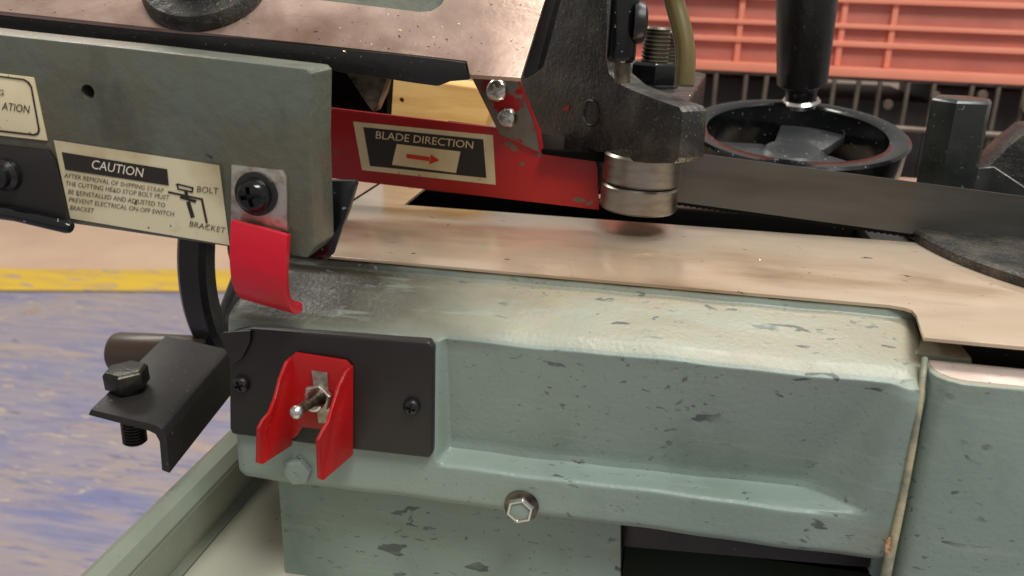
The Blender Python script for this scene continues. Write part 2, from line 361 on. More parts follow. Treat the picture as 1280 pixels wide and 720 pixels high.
cols += [xE-.013*(1-i/10)**1.5 for i in range(11)]
cols = sorted(set(round(c, 6) for c in cols)); cols = [c for i, c in enumerate(cols) if i == 0 or c-cols[i-1] > .00005]
vs_ = []; nr = len(A_)
rnd = random.Random(3)
jit = [rnd.uniform(-1, 1) for _ in range(4000)]
for ci, x in enumerate(cols):
    for ri in range(nr):
        (ya_, za_), (yb_, zb_) = A_[ri], B_[ri]
        t = max(0, min(1, (.781-za_)/.055))
        ramp0 = .093-.030*t; ramp1 = .1005-.005*t
        wgt = sstep(xN-.0018, xN+.0022, x)*(1-sstep(ramp0, ramp1, x))
        y = ya_+(yb_-ya_)*wgt*(1+.35*sstep(.0, .08, x)*t); z = za_+(zb_-za_)*wgt
        dl = x-xL; 
        if dl < .006: rr = .006; y += rr-math.sqrt(max(0, rr*rr-(rr-max(dl, 0))**2))
        de = xE-x
        if de < .007: rr = .007; q_ = rr-math.sqrt(max(0, rr*rr-(rr-max(de, 0))**2)); y += .6*q_; z -= .35*q_*sstep(.770, .782, za_)
        if ci == 0: y = .34
        z += .00035*math.sin(x*61+1.3)*(1 if .70 < za_ < .79 else 0)+.00018*math.sin(x*170+.4)
        vs_.append(V((x+.11*max(0, min(y, .048))*sstep(.092, .1065, x), y, z)))
f = []
for c in range(len(cols)-1):
    for r in range(nr-1): f.append([c*nr+r, c*nr+r+1, (c+1)*nr+r+1, (c+1)*nr+r])
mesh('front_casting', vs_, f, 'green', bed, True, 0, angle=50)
box('core', ((xL+.106)/2+.001, .205, .735), (.106-xL-.012, .27, .08), 'green', bed)
# ground table with blade slot
tab = [(xL+.004, .0475)]+[(p.x, p.y) for p in (PZ(x, y, TZ) for x, y in ((1112, 381), (1130, 384), (1140, 387.5), (1145.5, 394), (1149, 405), (1155, 421.5)))]
tab += [(.46, tab[-1][1]), (.46, .35), (xL+.004, .35)]
T = prism('table', [V((x, y, TZ)) for x, y in tab], (0, 0, -.0016), 'table', bed, bevel=.0003)
s0, s1 = PZ(505, 256, TZ), PZ(527, 238, TZ)
cutr = prism('cutter', [V((s0.x, s0.y, TZ+.01)), V((.5, .163, TZ+.01)), V((.5, s1.y+.014, TZ+.01)), V((s1.x, s1.y+.014, TZ+.01))], (0, 0, -.03), 'dark', None, bevel=0)
cut(T, [cutr])
box('table_underside', (.29, .19, .788), (.35, .30, .020), 'black_matte', bed)
box('gap_floor', (.30, .035, .765), (.37, .04, .004), 'dark', bed)
box('slot_trough', (.1, .182, .777), (.56, .075, .002), 'dark', bed)
box('slot_wall', (.1, .2085, .7878), (.56, .004, .019), 'dark', bed)
# right end casting with milled top
RY = -.004
rc = [(1153, 474), (1158, 464), (1166, 462), (1190, 476), (1280, 487.5), (1420, 503), (1420, 1100), (1060, 1100), (1098, 742), (1128, 590)]
zt = PY(1280, 487, RY).z
plan = [(1159, 448.5), (1158.5, 456), (1162, 463), (1170, 469), (1183, 474.5), (1205, 479.5), (1280, 487), (2300, 600), (2300, 560)]
prism('end_casting', [PZ(x, y, zt) for x, y in plan], (0, 0, -.30), 'green', bed, bevel=.0012, seg=3)
topp = [(1162, 449.5), (1163, 456), (1168, 462), (1177, 467), (1190, 471.5), (1210, 475.5), (1280, 482.5), (2300, 595), (2300, 562)]
prism('milled_top', [PZ(x, y, zt+.0004) for x, y in topp], (0, 0, -.0008), 'milled', bed, bevel=.0002)
box('end_web', (.1165, .037, .735), (.023, .030, .108), 'green', bed, .002)
# seam bead between the two castings, its lit ridge painted cream
sp = [PY(x, y, Y) for x, y, Y in ((1156, 448, .012), (1153, 478, .0030), (1146, 530, .0008), (1135, 590, .0005), (1123, 650, .0003), (1113, 690, 0), (1103, 740, 0), (1087, 820, 0))]
tube('seam_bead', sp, [.0012, .0012, .0013, .0014, .0016, .0020, .0022, .0022], 'lit_cream', bed, 14, 2)
polyY('rust_spot', [(1107, 676), (1113, 672), (1115, 684), (1111, 694), (1106, 690)], -.0033, .001, 'rust', bed, bevel=.0003)
# switch plate
SPY = -.0032
pl_ = polyY('switch_plate', [(290, 415), (313, 411), (536, 428), (542, 436), (541, 566), (536, 573), (440, 562), (290, 543), (287, 536), (286, 420)], SPY, .006, 'brown_plate', bed, bevel=.0028, seg=3)
polyY('bent_tab', [(275, 420), (278, 416), (313, 413), (312, 428), (302, 448), (291, 456), (284, 444)], SPY-.0022, .0018, 'brown_plate', pl_, bevel=.0005)
for i, (x, y) in enumerate(((302, 480), (515, 508))):
    phillips('plate_screw', PY(x, y, SPY-.0002), (0, -1, 0), S(11, PY(x, y, SPY)), .0028, 'black', pl_, .35+i)
# red toggle guard
G0, G1 = SPY-.0006, SPY-.030
gd = polyY('toggle_guard', [(363, 446), (369, 441), (432, 451), (438, 457), (437, 545), (418, 549), (412, 538), (378, 534), (371, 545), (361, 552)], G0-.0016, .0014, 'red', bed, bevel=.0004)
def flange(pts):
    P = [PY(x, y, G0+(G1-G0)*k) for x, y, k in pts]
    x0 = sum(p.x for p in P)/len(P)
    prism('guard_flange', P, (.0014, 0, 0), 'red', gd, bevel=.0004)
flange([(364, 444, 0), (355, 452, .12), (347, 473, .28), (341, 497, .45), (334, 515, .70), (325, 526, .92), (320, 535, 1), (319, 578, 1), (325, 580, .96), (362, 556, 0.02)])
flange([(438, 456, 0), (429, 464, .12), (421, 482, .28), (413, 507, .45), (407, 527, .70), (399, 541, .92), (394, 550, 1), (396, 598, 1), (401, 600, .96), (438, 568, .02)])
# slot seen through the flange
polyY('flange_slot', [(413, 517), (417, 515), (419, 520), (416, 527), (412, 528)], G0+(G1-G0)*.42-.0002, .0004, 'paper', gd, bevel=0)
# toggle switch
tp = PY(399, 495, G0-.0018)
sw = lathe('toggle_switch', tp, (0, -1, 0), [(.0044, 0), (.0044, .0068), (.0040, .0074), (.0030, .0076), (.0029, .0066), (.00001, .0066)], 'steel', bed, 28)
polyY('locating_washer', [(389, 463), (409, 466), (413, 529), (398, 529)], G0-.0024, .0006, 'zinc', sw, bevel=.0002)
lathe('hex_nut', tp+V((0, -.0008, 0)), (0, -1, 0), [(.0066, 0), (.0066, .0021), (.0060, .0026), (.0047, .0026), (.0047, 0)], 'zinc', sw, 6, .3, closed=True, angle=20)
c0, c1 = PY(397, 497, G0-.009), PY(371, 515, G0-.0265)
tube('lever', [c0, c0.lerp(c1, .3), c0.lerp(c1, .85), c1], [.0042, .0024, .0020, .0022], 'dirty_steel', sw, 16)
lathe('lever_tip', c1, (c1-c0), [(.0003, -.0030), (.0018, -.0025), (.0027, -.0010), (.0029, .0003), (.0023, .0019), (.0012, .0027), (.00001, .003)], 'steel', sw, 20)
# painted bolt head and bright chipped bolt on the lower flange
hexhead('flange_bolt', PY(374, 587, -.0002), (0, -1, 0), S(18, PY(374, 587, 0)), .004, 'green', bed, .2)
tube('swarf_curl', [PY(371, 571, -.001), PY(375, 568, -.002), PY(376, 573, -.0012)], .0004, 'steel', bed, 6)
P = PY(652, 632, -.0003); r = S(21, P)
fb = lathe('flange_bolt', P, (0, -1, 0), [(r*1.04, 0), (r*1.02, .0012), (r*.86, .0016)], 'dirty_steel', bed, 28)
lathe('hex_rim', P+V((0, -.0012, 0)), (0, -1, 0), [(r*.88, 0), (r*.90, .0028), (r*.80, .0040), (r*.66, .0040), (r*.60, .0030), (r*.60, 0)], 'steel', fb, 6, .35, bevel=.0003, closed=True)
lathe('painted_face', P+V((-.0004, -.0012, -.0006)), (0, -1, 0), [(r*.66, 0), (r*.66, .0029), (r*.5, .0033), (.00001, .0033)], 'green', fb, 11, .35)

# ================================================================== STOP BRACKET with bolt
fr = [(110, 519), (186, 539), (194, 543), (199, 552), (202, 588), (212, 592), (208, 546), (203, 537), (194, 531), (113, 512)]
FR = [PY(x, y, -.004) for x, y in fr]
target = PY(286, 440, .066); shift = target-FR[7]
BK = [p+shift for p in FR]
n = len(FR)
sb = mesh('stop_bracket', FR+BK, [list(range(n)), list(range(n, 2*n))[::-1]]+[[i, (i+1) % n, n+(i+1) % n, n+i] for i in range(n)], 'black_matte', bed, True, .0006, 2)
sb['label'] = 'black folded steel angle bracket jutting out beside the switch plate'
up = V((0, 0, 1)); bp = PY(155, 505, .016)
mid = (FR[9]+(BK[9]-FR[9])*.30)*.5+(FR[8]+(BK[8]-FR[8])*.30)*.5
bolt = sb
bp = PY(163, 506, mid.y); bp.z = mid.z+.0006
rb = S(27, bp)
hexhead('bolt_head', bp+V((0, 0, .0022)), (-.05, -.03, 1), rb, rb*.85, 'dark_bolt', bolt, .25)
lathe('washer_face', bp, (-.05, -.03, 1), [(rb*.7, 0), (rb*.7, .0025)], 'dark_bolt', bolt, 24)
lathe('threaded_shank', bp+V((.0002, 0, -.028)), (0, 0, 1), [(rb*.42, -.0012)]+thread(rb*.56, 0, .0265, .0016), 'dark_bolt', bolt, 24)

# ================================================================== LEFT VISE HANDWHEEL
wy = .115; wc = PY(221, 352, wy); Rw = .085
c = V((wc.x, wc.y+Rw, wc.z))
hw = lathe('vise_handwheel', c, (1, 0, 0), [(Rw, .002), (Rw, .014), (Rw-.003, .017), (Rw-.014, .017), (Rw-.017, .014), (Rw-.017, .002), (Rw-.014, -.001), (Rw-.003, -.001)], 'black', bed, 72, closed=True)
hw['label'] = 'black round handwheel rim with brown tube grip behind the angle bracket'
for k in range(3):
    an = R_(100+120*k); d = V((0, math.cos(an), math.sin(an)))
    tube('spoke', [c+V((.008, 0, 0))+d*.012, c+V((.008, 0, 0))+d*(Rw-.012)], .007, 'black', hw, 12)
lathe('hub', c, (1, 0, 0), [(.016, -.004), (.018, 0), (.018, .02), (.014, .026)], 'black', hw, 28)
h0, h1 = PY(143, 440, wy+.012), PY(262, 446, wy+.012)
gr = S(25.5, h0); hx = (h1-h0).normalized()
lathe('grip', h0, hx, [(gr*.78, 0), (gr*.94, .0012), (gr, .004), (gr, (h1-h0).length-.002), (gr*.9, (h1-h0).length)], 'brown_tube', hw, 32)
tube('screw_shaft', [c+V((.02, 0, 0)), c+V((.10, 0, 0))], .009, 'dirty_steel', hw, 20)

# ================================================================== FAR VISE HANDWHEEL (dished)
Yw = .285; wc = PY(995, 165, Yw); ax = V((.0, -.17, 1)).normalized(); Rr = S(135, wc)
hgt = .034
fw_ = lathe('dished_handwheel', wc, ax, [(Rr, 0), (Rr-.002, .0015), (Rr-.011, .0015), (Rr-.0135, 0), (Rr-.015, -hgt), (Rr-.006, -hgt-.002)], 'black_gloss', bed, 96, closed=True)
fw_['label'] = 'glossy black dished handwheel with upright crank grip behind the blade'
ob = wc-ax*.014
for k in range(3):
    an = R_(40+120*k); u, v, a = frame_of(ax); d = u*math.cos(an)+v*math.sin(an); sd = a.cross(d)
    q = [ob+d*.016-sd*.017, ob+d*.016+sd*.017, ob+d*(Rr-.012)+sd*.024, ob+d*(Rr-.012)-sd*.024]
    prism('spoke', q, -a*.007, 'web', fw_, bevel=.0015)
lathe('hub', ob-ax*.016, ax, [(.022, 0), (.022, .015), (.018, .018), (.009, .018)], 'web', fw_, 36)
lathe('pedestal', V((wc.x+.004, wc.y, TZ)), (0, 0, 1), [(.028, 0), (.028, .003), (.02, .006), (.016, ob.z-TZ-.012)], 'black_gritty', fw_, 36)
yh = Yw+Rr*.93
k0 = PY(1001, 128, yh); k1 = PY(1012, -60, yh-.02); L_ = (k1-k0)
s = S(1, k0)
tube('crank_grip', [k0-L_*.03, k0+L_*.06, k0+L_*.10, k0+L_*.14, k0+L_*.45, k0+L_*.8, k0+L_], [s*19, s*19, s*20, s*30, s*33, s*36, s*30], 'black', fw_, 32)
lathe('grip_collar', k0-L_*.02, L_, [(s*24, 0), (s*24, .003), (s*21, .005)], 'steel', fw_, 28)

# ================================================================== VISE JAW, CLAMP BOLT, SWIVEL BASE
vj = thing('machine_vise', (PY(1290, 240, .27).x, .27, TZ), 'black gritty machine vise with tall hexagonal clamp bolt beyond the saw blade', 'vise')
polyY('jaw_plate', [(1222, 222), (1262, 182), (1290, 160), (1420, 150), (1420, 340), (1222, 330)], .262, .03, 'black_gritty', vj, bevel=.002)
jb = PY(1218, 212, .248)
mesh('jaw_flank', [PY(1218, 210, .255), PY(1243, 208, .255), PY(1300, 246, .225), PY(1300, 330, .225), PY(1212, 320, .25),
                   PY(1218, 210, .2615), PY(1243, 208, .2615), PY(1300, 246, .2615), PY(1300, 330, .2615), PY(1212, 320, .2615)],
     [[0, 1, 2, 3, 4], [9, 8, 7, 6, 5], [0, 5, 6, 1], [1, 6, 7, 2], [2, 7, 8, 3], [3, 8, 9, 4], [4, 9, 5, 0]], 'web', vj, True, .001)
hpY = .235
hp = PY(1196, 232, hpY); hp.z = TZ; ht = PY(1203, 122, hpY)
rh = S(37, ht)
hb = lathe('clamp_bolt', V((ht.x, ht.y, TZ+.0045)), (0, 0, 1), [(rh, 0), (rh, ht.z-TZ-.0065), (rh*.90, ht.z-TZ-.0045), (.00001, ht.z-TZ-.0045)], 'post', vj, 6, .62, bevel=.0006, angle=20)
lathe('washer', V((ht.x, ht.y, TZ)), (0, 0, 1), [(rh*1.35, 0), (rh*1.35, .0035), (rh*1.2, .0044)], 'black', hb, 32)
# swivel base disc on the table under the blade
q = [PZ(1135, 296, TZ), PZ(1190, 327, TZ), PZ(1280, 360, TZ)]
def circ3(a, b, c):
    ax_, ay, bx, by, cx, cy = a.x, a.y, b.x, b.y, c.x, c.y
    d = 2*(ax_*(by-cy)+bx*(cy-ay)+cx*(ay-by))
    ux = ((ax_*ax_+ay*ay)*(by-cy)+(bx*bx+by*by)*(cy-ay)+(cx*cx+cy*cy)*(ay-by))/d
    uy = ((ax_*ax_+ay*ay)*(cx-bx)+(bx*bx+by*by)*(ax_-cx)+(cx*cx+cy*cy)*(bx-ax_))/d
    return V((ux, uy, 0)), math.hypot(ax_-ux, ay-uy)
cc, cr = circ3(*q)
print('swivel', cc, cr)
lathe('swivel_base', V((cc.x, cc.y, TZ)), (0, 0, 1), [(cr, .0002), (cr, .0045), (cr-.002, .006), (cr*.5, .006), (.00001, .006)], 'black_gritty', vj, 96)

# ================================================================== SAW HEAD
head = thing('band_saw', PY(150, 300, .03), 'tilting band saw arm in grey green with caution label, red guard and steel blade', 'band saw')
AY = -.012
pa = lambda d: (lambda x, y: PY(x, y, AY-d))
arm = polyY('arm_casting', [(-900, -64), (0, 43), (160, 60), (383, 86), (389, 92), (388, 180), (393, 310), (384, 323), (286, 309), (90, 280), (-900, 135)], AY, .022, 'green_dark', head, bevel=.0072, seg=2, angle=20)
hc = PY(110, 118, AY)
cut(arm, [lathe('cutter', hc+V((0, -.01, 0)), (0, 1, .1), [(.0029, 0), (.0029, .022)], 'dark', None, 20)])
polyY('arm_web', [(330, 226), (443, 226), (445, 231), (436, 262), (415, 318), (406, 327), (330, 318)], .016, .004, 'black_gloss', head, bevel=.0008)
# frame with sloping machined face
th = R_(4.2)
t_ = V((math.cos(th), 0, -math.sin(th))); s_ = V((0, math.cos(R_(38)), math.sin(R_(38))))
nn = t_.cross(s_); 
if nn.z < 0: nn = -nn
FP = PY(300, 46, .046)
fp = lambda x, y: PP(x, y, FP, nn)
face = [(-900, -86), (0, 14), (177, 33), (383, 54), (540, 71), (583, 76), (587, 93), (651, 97), (681, 0), (720, -150), (580, -150), (560, -8), (551, 6), (540, 13), (525, 14.5), (370, -4), (340, -40), (335, -150), (-900, -200)]
prism('frame_face', [fp(x, y) for x, y in face], nn*-.0025, 'machined', head, bevel=.0005)
prism('pocket_floor', [fp(x, y)-nn*.012 for x, y in ((300, 30), (600, 40), (625, -150), (300, -150))], nn*-.003, 'green_dark', head, bevel=0)
band = [(-900, -82), (0, 15.5), (177, 34.5), (383, 56), (540, 72.5), (582, 78), (586, 100), (562, 102), (547, 108), (517, 104), (423, 90), (377, 79), (240, 63), (0, 38), (-900, -58)]
polyY('frame_edge', band, .0465, .012, 'black', head, bevel=.001)
polyY('frame_side', [(640, 60), (654, 70), (682, -20), (700, -20), (672, 88), (656, 99)], .10, .02, 'black', head, bevel=.0008)
kb = fp(258, -12); kr = S(77, kb)
kn = lathe('wheel_boss', kb, nn, [(kr*1.0, 0), (kr, .004), (kr*.93, .007), (kr*.6, .008), (kr*.5, .016), (kr*.4, .018)], 'black_gritty', head, 40)
tube('paint_dab', [fp(222, 33)+nn*.003, fp(228, 30)+nn*.005, fp(233, 28)+nn*.004], [.0006, .0014, .0006], 'wood', kn, 8)
tube('paint_dab', [fp(288, 20)+nn*.004, fp(294, 17)+nn*.006, fp(300, 16)+nn*.004], [.0006, .0016, .0006], 'wood', kn, 8)
polyY('inner_wall', [(380, 70), (486, 92), (482, 160), (380, 150)], .17, .01, 'dark', head, bevel=0)
polyY('rib', [(428, 85), (484, 92), (478, 116), (467, 141), (461, 134)], .13, .012, 'dirty_steel', head, bevel=.001)
# left instruction plate
np_ = polyY('name_plate', [(-120, 78), (41, 97), (58, 176), (-120, 156)], AY-.0008, .0014, 'label', head, bevel=.0003)
bd = pa(.0011)
ring_o = [(-60, 87), (30, 98.5), (36, 102), (40, 108), (50, 163), (48, 168), (43, 170), (-60, 158)]
ring_i = [(-60, 89), (29, 100.5), (34, 103.5), (38, 109), (47.5, 162), (46, 166), (42, 167.5), (-60, 155.5)]
mesh('border', [bd(*p) for p in ring_o]+[bd(*p) for p in ring_i], [[i, i+1, 9+i, 8+i] for i in range(7)], 'ink', np_, False)
text('lettering', 'G', (-3, 118.5), (4, 119.5), 7, 'ink', np_, bd)
text('lettering', 'ATION', (2, 137), (36, 141.5), 9.5, 'ink', np_, bd)
# black cover with rolled lower edge
cv = polyY('cover_plate', [(-120, 168), (58, 188), (66, 200), (86, 284), (-120, 252)], AY-.0026, .0030, 'brown_plate', head, bevel=.0008)
tube('rolled_edge', [PY(-120, 250, AY-.004), PY(20, 268, AY-.004), PY(84, 283, AY-.004), PY(89, 285, AY-.004)], [.0030, .0030, .0030, .0022], 'black_gloss', cv, 18)
P = PY(8, 218, AY-.0028)
lathe('cover_bolt', P, (0, -1, 0), [(S(21, P), 0), (S(20, P), .002), (S(15, P), .0035), (S(14, P), .006), (S(7, P), .0066), (S(6, P), .004), (.00001, .004)], 'black', cv, 24)
# caution label, lifting at its right end
def cau(d):
    def f_(x, y):
        e = max(0, (x-246)/34); v_ = max(0, min(1, (262-y)/60))
        return PY(x, y, AY-.0004-d-.0032*e*e*v_)
    return f_
c0 = cau(0)
tl, tr, br, bl_ = V((67, 175)), V((274, 206.5)), V((287, 306.5)), V((88, 273))
NU, NV = 40, 12; vs_ = []
for j in range(NV+1):
    for i in range(NU+1):
        u, v = i/NU, j/NV
        p = (tl.lerp(tr, u)).lerp(bl_.lerp(br, u), v)
        vs_.append(c0(p.x, p.y))
cs = mesh('caution_label', vs_, [[j*(NU+1)+i, j*(NU+1)+i+1, (j+1)*(NU+1)+i+1, (j+1)*(NU+1)+i] for j in range(NV) for i in range(NU)], 'label_dirty', head, True)
c1 = cau(.00025); c2 = cau(.00045)
flat('header_bar', [(77, 190), (209, 211.5), (211, 232), (81.5, 212)], c1, 'ink', cs)
text('lettering', 'CAUTION', (114, 210.5), (178, 221.5), 11, 'paper', cs, c2)
for s, a, b, k in (('AFTER REMOVAL OF SHIPPING STRAP', (80, 221.5), (204, 241), 5.6), ('THE CUTTING HEAD STOP BOLT MUST', (81.5, 231.5), (211, 250), 5.6),
                   ('BE REINSTALLED AND ADJUSTED TO', (85, 242), (206, 259.5), 5.6), ('PREVENT ELECTRICAL ON-OFF SWITCH', (86, 252), (217, 270.5), 5.6),
                   ('BRACKET', (87.5, 262), (117, 266), 5.6), ('BOLT', (246, 240), (272.5, 242.5), 7.5), ('BRACKET', (236.5, 283), (281, 291.5), 7)):
    text('lettering', s, a, b, k, 'ink_faded', cs, c1)
for p, q, t in (((221, 230), (241, 235), 2), ((222, 236), (240, 240), 2), ((221, 230), (223, 237), 2), ((241, 234), (240, 241), 2),
                ((232, 238), (234, 248), 4), ((210, 240), (252, 249), 2.4), ((252, 248), (258.5, 279), 2.8), ((225, 246), (245, 252), 3.6), ((235, 252), (241, 272), 5)):
    flat('diagram', line(p, q, t), c1, 'ink', cs)
# trip strip: bolted clamp end and red dipped tongue
TYs = AY-.0022
cl = polyY('trip_strip', [(289, 206), (353, 213), (358, 222), (359, 290), (288, 284)], TYs, .0020, 'zinc', head, bevel=.0003)
P = PY(321, 242, TYs-.0002)
wr = lathe('bolt_washer', P, (0, -1, 0), [(S(28, P), 0), (S(28, P), .0012), (S(24, P), .0016)], 'black', cl, 32)
phillips('trip_bolt', P+V((0, -.0014, 0)), (0, -1, 0), S(22, P), .0052, 'black_gloss', cl, .2)
xa, xb = PY(292, 290, TYs-.004).x, PY(361, 296, TYs-.004).x
za, zb = PY(323, 281, TYs).z, PY(323, 366, TYs).z
prof = [(TYs-.0016, za), (TYs-.0024, za-.006), (TYs-.0026, (za+zb)/2), (TYs-.0026, zb+.012), (TYs-.0014, zb+.005), (TYs+.0015, zb-.0005), (TYs+.006, zb-.0042), (TYs+.0125, zb-.0052)]
prof = chaikin(prof, 2); n = len(prof); th_ = .0040
vs_ = []
nrm_ = []
for i in range(n):
    a, b = prof[max(i-1, 0)], prof[min(i+1, n-1)]
    d = V((b[0]-a[0], b[1]-a[1])).normalized(); nrm_.append(V((-d.y, d.x)))
sl = -.0043*0
for x, dz in ((xa, .0022), (xb, -.0022)):
    vs_ += [V((x-.085*(za-p[1]), p[0], p[1]+dz)) for p in prof] + [V((x-.085*(za-p[1]), p[0]+q.x*-th_, p[1]+q.y*-th_+dz)) for p, q in zip(prof, nrm_)]
f = []
for i in range(n-1):
    f += [[i, i+1, 2*n+i+1, 2*n+i], [n+i, 3*n+i, 3*n+i+1, n+i+1], [i, n+i, n+i+1, i+1], [2*n+i, 2*n+i+1, 3*n+i+1, 3*n+i]]
f += [[0, 2*n, 3*n, n], [n-1, 2*n-1, 4*n-1, 3*n-1]]
mesh('dipped_tongue', vs_, f, 'red_plastic', cl, True, .0014, 3)

# ================================================================== SAW BLADE
BY = .164
P0, P1 = PY(560, 151, BY), PY(2140, 358.6, BY)
bot0, bot1 = PY(560, 213, BY), PY(2140, 429.8, BY)
vs_ = []; npt = 190
for i in range(npt*3+1):
    t = i/(npt*3); top = P0.lerp(P1, t); b_ = bot0.lerp(bot1, t)
    vs_ += [top, b_, top+V((0, .0010, 0)), b_+V((0, .0010, 0))]
f = []
for i in range(npt*3):
    a = 4*i; f += [[a, a+1, a+5, a+4], [a+2, a+6, a+7, a+3], [a, a+4, a+6, a+2], [a+1, a+3, a+7, a+5]]
sbl = mesh('saw_blade', vs_, f, 'blade', head, False)
vs_ = []
for i in range(npt*3+1):
    t = i/(npt*3); top = bot0.lerp(bot1, t)+V((0, .0001, -.0001)); b_ = top+V((0, 0, -.0022+(.0007, .0, .0004)[i % 3]))
    vs_ += [top, b_, top+V((0, .0008, 0)), b_+V((0, .0008, 0))]
mesh('tooth_edge', vs_, f, 'dark', sbl, False)

# ================================================================== RED BLADE GUARD
GY = .150
gu = polyY('blade_guard', [(340, 128), (397, 135), (621, 162), (660, 166), (677, 192), (738, 197.5), (745, 202), (747, 208), (749, 262.5), (405, 222), (340, 214)], GY, .0014, 'red', head, bevel=.0004)
polyY('mounting_tab', [(592, 98), (595, 96), (640, 97), (646, 101), (655, 122), (670, 163), (674, 190), (625, 168), (612, 140)], GY-.0018, .0012, 'red_worn', gu, bevel=.0001)
polyY('tab_backing', [(590, 98), (594, 94.5), (642, 95.5), (650, 101), (659, 122), (676, 163), (681, 195), (625, 169), (611, 140)], GY-.0005, .0004, 'red', gu, bevel=.0001)
tube('top_fold', [PY(397, 134.5, GY+.001), PY(621, 161.5, GY+.001)], .0011, 'red', gu, 8)
for i, (x, y, r) in enumerate(((622, 113, 14.5), (635, 147, 13.5))):
    P = PY(x, y, GY-.0020); phillips('guard_screw', P, (-.05, -1, .05), S(r, P), .0045, 'steel', gu, .4+.5*i)
gp = lambda d: (lambda x, y: PY(x, y, GY-d))
for k, (x, y, a, b, t) in enumerate(((640, 183, 13, 5, 35), (653, 205, 4, 3, 0), (724, 250, 9, 4, 10), (737, 254, 6, 3, -20), (675, 193, 5, 3, 0), (420, 190, 3, 2, 0))):
    pp = []
    for q in range(11):
        an = 2*math.pi*q/11; rr_ = random.uniform(.65, 1.15); u_, v_ = a*rr_*math.cos(an), b*rr_*math.sin(an); t2 = R_(t)
        pp.append((x+u_*math.cos(t2)-v_*math.sin(t2), y+u_*math.sin(t2)+v_*math.cos(t2)))
    flat('bare_patch', pp, gp(.0002), 'red_bare', gu)
lb = polyY('direction_label', [(441.5, 152), (616, 169), (619.5, 231), (452.5, 212.5)], GY-.0003, .00025, 'label', gu, bevel=0)
flat('black_field', [(454, 159), (604, 174.3), (608, 222.5), (462.5, 207.5)], gp(.0005), 'ink', gu)
text('lettering', 'BLADE DIRECTION', (469.5, 173), (591, 186), 9.3, 'label', gu, gp(.0007))
flat('arrow_patch', [(496, 180), (575.5, 189.5), (573, 202), (570, 216.2), (530, 211), (490, 206), (493, 193)], gp(.0007), 'label', gu)
flat('arrow', line((508, 195), (537, 199), 5.5), gp(.0009), 'ink_red', gu)
flat('arrow_head', [(538.5, 193), (549.5, 200.5), (536.5, 205.5)], gp(.0009), 'ink_red', gu)

# ================================================================== BLADE GUIDE
CY = .126
zt = PY(855, 137, .094).z
top4 = [PZ(855, 137, zt), PZ(883, 92, zt), PZ(806, 76, zt), PZ(752, 117, zt)]
zb_ = PY(852, 205, .094).z
gi = prism('blade_guide', top4, (0, 0, zb_-zt), 'black_gritty', head, bevel=.0016, seg=3)
ge = (top4[0]-top4[3]).normalized(); gn = V((ge.y, -ge.x, 0)); GP = top4[0]+gn*.0006
gq = lambda x, y: PP(x, y, GP, gn)
prism('guide_arm', [gq(x, y) for x, y in [(684, -60), (760, -60), (757, 70), (761, 92), (778, 107), (815, 122), (848, 133.5), (853, 140), (849, 198), (842, 205), (775, 201), (768, 191), (678, 188), (668, 165), (649, 98)]], gn*-.016, 'black_gritty', gi, bevel=.0011, seg=2)
polyY('arm_gap_shade', [(676, 187.5), (766, 192), (766, 205), (677, 193)], .142, .006, 'dark', gi, bevel=.0005)  # near-black strip standing in for the shaded gap below the guide arm
P = gq(739, 141)+gn*.0003
lathe('plug', P, gn, [(S(17, P), -.002), (S(17, P), .0006), (S(15, P), .0011), (S(14, P), .0003), (.00001, .0003)], 'black_gritty', gi, 28)
prism('paint_fleck', [gq(x, y)+gn*.0003 for x, y in [(703, 137), (712, 131), (711, 139)]], gn*-.0006, 'red', gi, bevel=0)
# bearings
bc = PY(802, 200, .1385); br_ = S(50, PY(802, 200, .125))
ax2 = V((.03, 0, 1)).normalized()
zseam = PY(802, 238, .12).z; zbot = PY(802, 271, .12).z; ztop = PY(802, 199, .12).z
for z0, z1 in ((zseam+.0003, ztop), (zbot, zseam-.0003)):
    h = z1-z0
    b_ = lathe('bearing', V((bc.x+(z0-zbot)*.03, bc.y, z0)), ax2, [(br_*.72, 0), (br_*.94, 0), (br_, h*.08), (br_, h*.92), (br_*.94, h), (br_*.72, h)], 'bearing', gi, 64)
lathe('bearing_pin', V((bc.x, bc.y, ztop-.002)), ax2, [(br_*.75, 0), (br_*.75, .012)], 'black_gritty', gi, 28)
# clamp knob
kp = PY(775, 75, .112); kr = S(19, kp)
kn = lathe('clamp_knob', kp, (0, .05, 1), [(kr*.8, -.0012), (kr*.95, 0), (kr, .002), (kr, .05)], 'black_gloss', gi, 32)
P = PY(792, 28, .112); lathe('side_disc', P, (1, .1, 0), [(S(24, P), 0), (S(26, P), .002), (S(24, P), .005), (S(14, P), .0065), (.00001, .0065)], 'black', gi, 28)
tube('knob_stud', [PY(777, 72, .114), PY(778, 104, .114)], S(10, kp), 'dirty_steel', gi, 20)
# studs with nuts
P = PZ(814, 108, zt); r = S(32, P)
nt = lathe('flange_nut', P, (.03, 0, 1), [(r*1.02, 0), (r*1.02, .0016), (r*.9, .0024)], 'black', gi, 32)
hexhead('nut_hex', P+V((0, 0, .0022)), (.03, 0, 1), r*.98, r*.80, 'black_gloss', gi, .12)
lathe('stud', P+V((.0005, 0, .004+r*.7)), (.03, 0, 1), thread(r*.53, 0, .0175, .0022), 'dirty_steel', gi, 28)
P = PZ(846, 92, zt); r2 = S(14, P)
lathe('stud', P+V((-.008, .01, 0)), (.03, 0, 1), thread(r2, 0, .026, .0022), 'dirty_steel', gi, 24)
# hose
ho = tube('coolant_hose', [PY(830, -60, .135), PY(842, 0, .132), PY(851, 30, .128), PY(857, 60, .124), PY(857, 85, .121), PY(855, 107, .119)], S(12.5, PY(857, 60, .125)), 'hose', head, 20, 2)

